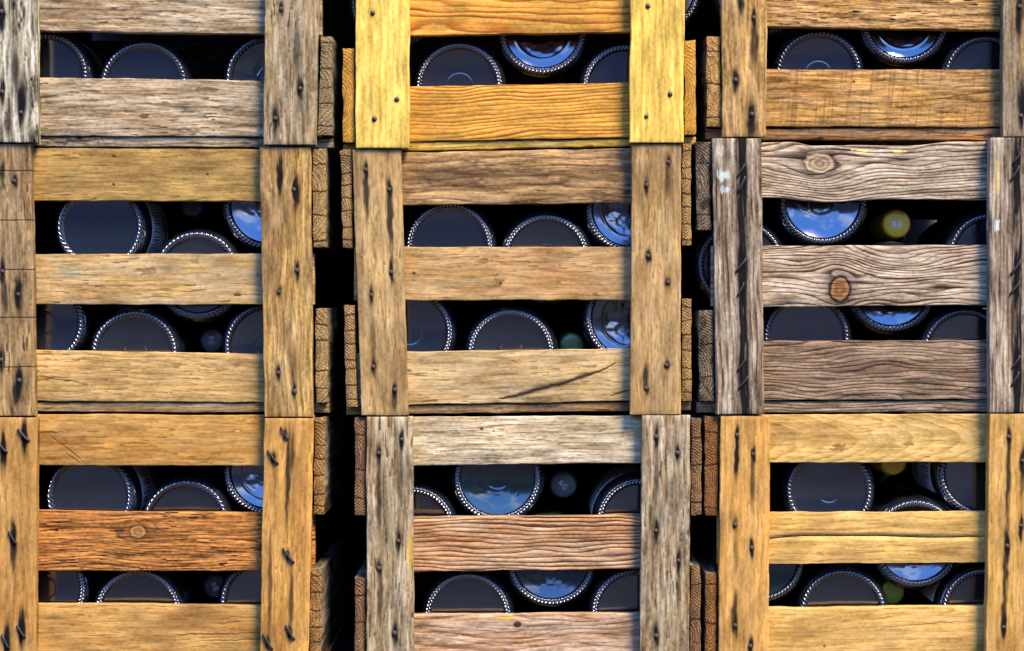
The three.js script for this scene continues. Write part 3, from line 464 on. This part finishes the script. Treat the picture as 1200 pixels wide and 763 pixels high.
// body from the heel back to the neck
const bodyGeo = lathe([[RING + 0.0018, 0.0006], [RING + 0.0034, 0.002], [RB - 0.0006, 0.0055], [RB, 0.011], [RB, 0.08], [RB, 0.13], [RB * 0.97, 0.15], [RB * 0.86, 0.175], [RB * 0.66, 0.2], [RB * 0.45, 0.225], [0.0155, 0.245], [0.0142, 0.285], [0.0165, 0.287], [0.0165, 0.3], [0.012, 0.302], [0.0001, 0.302]]);
function ringGeo(kind) {            // standing ring with its knurling, one closed band of glass
  const N = kind === 'bars' ? 64 : kind === 'dots' ? 70 : 56, per = 8, seg = N * per, rows = kind === 'dots' ? 15 : 11, r0 = RING - 0.0050, r1 = RING + 0.0021, pos = [], idx = [];
  for (let j = 0; j <= rows; j++) for (let i = 0; i < seg; i++) {
    const t = j / rows, a = i / seg * Math.PI * 2; let r = lerp(r0, r1, t), ph = (i % per) / per, z = -0.0022 * Math.pow(Math.max(0, Math.sin(Math.PI * t)), 0.8);
    let k;
    if (kind === 'bars') { ph = ((i / per + (t - 0.5) * 0.8) % 1 + 1) % 1; k = Math.pow(Math.max(0, Math.sin(Math.PI * ph)), 1.2) * sstep(0.04, 0.2, t) * sstep(0.96, 0.8, t); z -= 0.0017 * k; }
    else if (kind === 'dots') { const row = t < 0.5 ? 0 : 1, q = (t * 2) % 1; const p2 = (i / per + row * 0.5) % 1; k = Math.sqrt(Math.max(0, Math.sin(Math.PI * p2) * Math.sin(Math.PI * q))); z -= 0.0016 * k * k; }
    else { ph = ((i / per + (t - 0.5) * 2.2) % 1 + 1) % 1; k = Math.pow(Math.max(0, Math.sin(Math.PI * ph)), 1.3) * sstep(0.02, 0.25, t) * sstep(0.98, 0.75, t); z -= 0.0017 * k; }
    pos.push(r * Math.cos(a), r * Math.sin(a), -z);
  }
  for (let j = 0; j < rows; j++) for (let i = 0; i < seg; i++) { const a = j * seg + i, b = j * seg + (i + 1) % seg, c = a + seg, d = b + seg; idx.push(a, c, b, b, c, d); }
  const g = new THREE.BufferGeometry(); g.setAttribute('position', new THREE.Float32BufferAttribute(pos, 3)); g.setIndex(idx); g.computeVertexNormals(); return g;
}
const rings = { bars: ringGeo('bars'), dots: ringGeo('dots'), rope: ringGeo('rope') };
function puntGeo(h, nub, lip) {     // hollow of the base, with a small raised circle in the middle
  const pts = [], a = RING - 0.0045, R = (a * a + h * h) / (2 * h);
  for (let i = 0; i <= 60; i++) {
    const r = a * (1 - i / 60); let z = Math.sqrt(Math.max(0, R * R - r * r)) - (R - h);
    if (nub) z -= 0.00022 * Math.exp(-Math.pow((r - 0.0118) / 0.0007, 2));
    if (lip) z -= 0.0003 * Math.exp(-Math.pow((r - 0.026) / 0.0012, 2));
    pts.push([r, z + 0.0002]);
  }
  const g = lathe(pts, 72), p = g.attributes.position, sd = h * 9000;      // pressed glass is never true: slow waves in the hollow
  for (let i = 0; i < p.count; i++) {
    const x = p.getX(i), y = p.getY(i), q = Math.hypot(x, y) / a, f = q * (1 - q) * 4 * Math.min(1, q * 3);
    p.setZ(i, p.getZ(i) + f * (h > 0.004 ? 1 : 0.08) * (0.0009 * (vn(x * 90 + sd, y * 90 + 4) - 0.5) + 0.00022 * (vn(x * 330 + sd, y * 330) - 0.5)));
  }
  g.computeVertexNormals();
  return g;
}
const punts = { flat: puntGeo(0.0012, false, false), mid: puntGeo(0.003, true, false), deep: puntGeo(0.0072, true, false), bowl: puntGeo(0.0066, false, true), low: puntGeo(0.0048, true, false) };
// paper label with rules and bars
const labelTex = (() => {
  const c = document.createElement('canvas'); c.width = 256; c.height = 128; const x = c.getContext('2d');
  x.fillStyle = '#f4f4ea'; x.fillRect(0, 0, 256, 128); x.fillStyle = '#3a4048';
  for (let i = 0; i < 16; i++) x.fillRect(20 + i * 6, 70, 1 + (i * 7 % 3), 44);
  for (let i = 0; i < 6; i++) x.fillRect(150, 20 + i * 14, 40 + (i * 37 % 46), 3);
  x.fillRect(24, 18, 70, 8); x.fillRect(24, 36, 46, 4);
  const t = new THREE.CanvasTexture(c); t.colorSpace = THREE.SRGBColorSpace; t.magFilter = THREE.LinearFilter; return t;
})();
const paper = new THREE.MeshStandardMaterial({ map: labelTex, roughness: 0.55 });
const paperGeo = (() => { const g = new THREE.CylinderGeometry(RB + 0.0003, RB + 0.0003, 0.085, 40, 1, true, 0, 2.5); g.rotateX(-Math.PI / 2); g.rotateZ(-1.25); g.translate(0, 0, -0.062); return g; })();
const at = (px, py, d) => [X(VX) + (px - VX) * S * (1 + d / D), Y(VY) - (py - VY) * S * (1 + d / D), -d];
const GROUP = 'bottles lying in the crates';
function baseOut(px, py, label, { punt = 'mid', ring = 'bars', mat = darkGlass, d = 0.0275, paperTurn = null, yaw = 0, pitch = 0 } = {}) {
  const b = thing('wine_bottle', label, 'bottle', GROUP, at(px, py, d));
  mesh('body', bodyGeo, mat, b);
  const base = mesh('punt', punts[punt], mat, b); void base;
  const kr = mesh('knurled_ring', rings[ring], knurlGlass, b); kr.rotation.z = rnd() * 6;
  if (paperTurn !== null) { const p = mesh('paper_label', paperGeo, paper, b); p.rotation.z = paperTurn; }
  b.rotation.set(pitch + (rnd() - 0.5) * 0.012, yaw + (rnd() - 0.5) * 0.012, 0);
  return b;
}
// neck towards the camera, foil over the stopper
const neckBody = lathe([[0.0001, 0.004], [0.0100, 0.006], [0.0110, 0.03], [0.0125, 0.06], [0.0165, 0.085], [0.026, 0.115], [0.036, 0.145], [0.0415, 0.17], [0.0435, 0.19], [0.0435, 0.28], [0.040, 0.288], [0.0001, 0.289]]);
const foilGeo = lathe([[0.0001, -0.0006], [0.006, -0.0008], [0.0098, -0.0002], [0.0112, 0.001], [0.0119, 0.004], [0.0121, 0.02], [0.0123, 0.045], [0.0131, 0.0605]], 40);
const foilMat = (r, g, b) => new THREE.MeshPhysicalMaterial({ color: new THREE.Color().setRGB(r, g, b), roughness: 0.42, metalness: 0.25, clearcoat: 0.4, clearcoatRoughness: 0.3 });
const foils = { yellow: foilMat(0.68, 0.46, 0.015), slate: foilMat(0.13, 0.15, 0.16), lime: foilMat(0.30, 0.42, 0.02), green: foilMat(0.10, 0.20, 0.06), dark: foilMat(0.05, 0.055, 0.06) };
const markTex = (() => {
  const c = document.createElement('canvas'); c.width = c.height = 128; const x = c.getContext('2d');
  x.clearRect(0, 0, 128, 128); x.fillStyle = '#fff'; x.font = 'bold 74px sans-serif'; x.textAlign = 'center'; x.textBaseline = 'middle'; x.fillText('RG', 64, 66);
  const t = new THREE.CanvasTexture(c); t.colorSpace = THREE.SRGBColorSpace; t.magFilter = THREE.LinearFilter; return t;
})();
const markMat = new THREE.MeshStandardMaterial({ color: new THREE.Color().setRGB(0.72, 0.78, 0.8), alphaMap: markTex, transparent: true, roughness: 0.5 });
function neckOut(px, py, label, foil, { d = 0.092, mark = null, k = 1 } = {}) {
  const b = thing('wine_bottle', label, 'bottle', GROUP, at(px, py, d));
  mesh('body', neckBody, darkGlass, b);
  const f = mesh('foil_cap', foilGeo, foils[foil], b); f.scale.set(k, k, 1);
  if (mark !== null) { const m = mesh('printed_letters', new THREE.PlaneGeometry(0.0115, 0.0115), markMat, f); m.position.z = 0.0012; m.rotation.z = mark; }
  b.rotation.set((rnd() - 0.5) * 0.02, (rnd() - 0.5) * 0.02, 0);
  return b;
}
// greyish tan crate
baseOut(53, 89, 'dark bottle base at the left end of the greyish tan crate opening', { punt: 'flat' });
baseOut(169, 100, 'dark bottle base in the middle of the greyish tan crate opening', { punt: 'flat', ring: 'bars' });
baseOut(316, 92, 'bottle base at the right end of the greyish tan crate opening', { punt: 'deep', ring: 'rope' });
// yellow crate
baseOut(538.5, 101, 'bottle base at lower left of the yellow crate opening', { punt: 'mid', ring: 'dots', mat: brownGlass });
baseOut(635.5, 36, 'shiny blue hollow bottle base in the middle of the yellow crate opening', { punt: 'bowl', ring: 'dots' });
baseOut(733, 103, 'bottle base at lower right of the yellow crate opening', { punt: 'flat', ring: 'dots' });
baseOut(462, 3, 'bottle base peeking in at top left of the yellow crate opening', { punt: 'mid', ring: 'bars', mat: brownGlass });
baseOut(770, -13, 'bottle base peeking in at top right of the yellow crate opening', { punt: 'mid', ring: 'dots' });
// golden brown crate
baseOut(959.5, 87, 'bottle base at the left of the golden brown crate opening', { punt: 'mid' });
baseOut(1060, 24, 'shiny blue hollow bottle base in the middle of the golden brown crate opening', { punt: 'bowl' });
baseOut(1156, 92, 'bottle base at the right of the golden brown crate opening', { punt: 'flat' });
baseOut(890, -10, 'bottle base peeking in at top left of the golden brown crate opening', { punt: 'flat' });
// tan crate, left of the middle row
baseOut(118, 267, 'dark flat bottle base at upper left of the left tan crate, with pale paper label', { punt: 'flat', ring: 'rope', paperTurn: 0.3 });
baseOut(232, 323, 'bottle base behind the middle slat of the left tan crate', { punt: 'flat', ring: 'rope' });
baseOut(314, 241, 'bottle base at upper right of the left tan crate with a blue gleam', { punt: 'deep' });
baseOut(48, 378, 'bottle base at lower left of the left tan crate', { punt: 'mid' });
baseOut(158, 415, 'bottle base low in the left tan crate, second from left', { punt: 'mid' });
baseOut(314, 406, 'bottle base at lower right of the left tan crate', { punt: 'mid' });
neckOut(225, 241, 'dim dark bottle cap high in the upper opening of the left tan crate', 'dark');
neckOut(248, 399, 'slate bottle cap lettered RG in the lower opening of the left tan crate', 'slate', { mark: -1.57 });
// central crate
baseOut(527, 289, 'bottle base at upper left of the central nailed crate', { punt: 'flat', ring: 'dots' });
baseOut(640, 302, 'bottle base in the middle of the central nailed crate upper opening', { punt: 'mid', ring: 'dots' });
baseOut(738, 245, 'bottle base at upper right of the central nailed crate gleaming blue', { punt: 'bowl', ring: 'dots' });
baseOut(480, 390, 'bottle base at lower left of the central nailed crate', { punt: 'mid', ring: 'dots' });
baseOut(599, 413, 'bottle base in the middle of the central nailed crate lower opening', { punt: 'mid', ring: 'dots' });
baseOut(737, 373, 'bottle base at lower right of the central nailed crate gleaming blue', { punt: 'bowl', ring: 'dots' });
neckOut(633, 231, 'dim bottle cap at the top of the central nailed crate upper opening', 'dark');
neckOut(670, 405, 'dim green bottle cap in the central nailed crate lower opening', 'green', { d: 0.06 });
// weathered grey crate
baseOut(868, 310, 'bottle base behind the left upright of the weathered grey crate', { punt: 'flat' });
baseOut(964, 236, 'large blue gleaming bottle base at upper left of the weathered grey crate', { punt: 'deep' });
baseOut(1045, 338, 'blue gleaming bottle base under the middle slat of the weathered grey crate', { punt: 'low' });
baseOut(1162, 300, 'bottle base at upper right of the weathered grey crate', { punt: 'flat' });
baseOut(945, 395, 'dark bottle base at lower left of the weathered grey crate', { punt: 'flat', mat: brownGlass });
baseOut(1132, 412, 'dark bottle base at lower right of the weathered grey crate', { punt: 'flat' });
neckOut(1051, 262, 'mustard yellow bottle cap with white letters in the weathered grey crate', 'yellow', { mark: 0.1, k: 1.17, d: 0.05 });
// amber crate
baseOut(106, 583, 'flat dark bottle base at upper left of the amber crate, with paper label', { punt: 'flat', ring: 'rope', paperTurn: 0.4 });
baseOut(219, 614, 'bottle base behind the middle slat of the amber crate', { punt: 'flat', ring: 'rope' });
baseOut(314, 552, 'bottle base at upper right of the amber crate with a blue gleam', { punt: 'bowl', ring: 'dots' });
baseOut(50, 690, 'bottle base at lower left of the amber crate', { punt: 'mid', ring: 'dots' });
baseOut(162, 718, 'bottle base low in the amber crate, second from left', { punt: 'flat', ring: 'dots' });
baseOut(309, 706, 'bottle base at lower right of the amber crate', { punt: 'flat' });
neckOut(252, 687, 'slate bottle cap in the lower opening of the amber crate', 'slate', { mark: -1.1 });
// crate with the pinkish slat
baseOut(483, 621, 'bottle base at upper left of the crate with the pinkish slat', { punt: 'mid', ring: 'dots' });
baseOut(583, 560, 'green bottle base in the upper opening above the pinkish slat', { punt: 'deep', ring: 'dots', mat: greenGlass });
baseOut(750, 611, 'bottle base with a pale label at upper right of the crate with the pinkish slat', { punt: 'flat', ring: 'dots', paperTurn: 2.75 });
baseOut(548, 722, 'dark flat bottle base at lower left below the pinkish slat', { punt: 'flat', ring: 'dots' });
baseOut(646, 658, 'green bottle base in the lower opening below the pinkish slat', { punt: 'low', ring: 'dots', mat: greenGlass });
baseOut(744, 717, 'dark bottle base at lower right below the pinkish slat', { punt: 'flat', ring: 'dots' });
neckOut(660, 568, 'slate bottle cap lettered RG above the pinkish slat', 'slate', { mark: -0.75, k: 1.12, d: 0.08 });
// honey crate
baseOut(972, 575, 'bottle base with a pale label at upper left of the honey coloured crate', { punt: 'mid', paperTurn: 0.0 });
baseOut(1073, 637, 'bottle base behind the split middle slat of the honey coloured crate', { punt: 'low' });
baseOut(1151, 554, 'bottle base with a pale label at upper right of the honey coloured crate', { punt: 'flat', mat: brownGlass, paperTurn: 3.3 });
baseOut(891, 655, 'bottle base at the left edge of the honey coloured crate', { punt: 'mid', mat: greenGlass });
baseOut(988, 718, 'dark bottle base at lower left of the honey coloured crate', { punt: 'flat' });
baseOut(1154, 716, 'bottle base with a pale label at lower right of the honey coloured crate', { punt: 'flat', paperTurn: 2.7 });
neckOut(1047, 541, 'yellow bottle cap at the top of the honey coloured crate', 'yellow', { k: 1.1, d: 0.055 });
neckOut(1046, 694, 'lime green bottle cap in the lower opening of the honey coloured crate', 'lime', { d: 0.06 });

renderer.render(scene, camera);
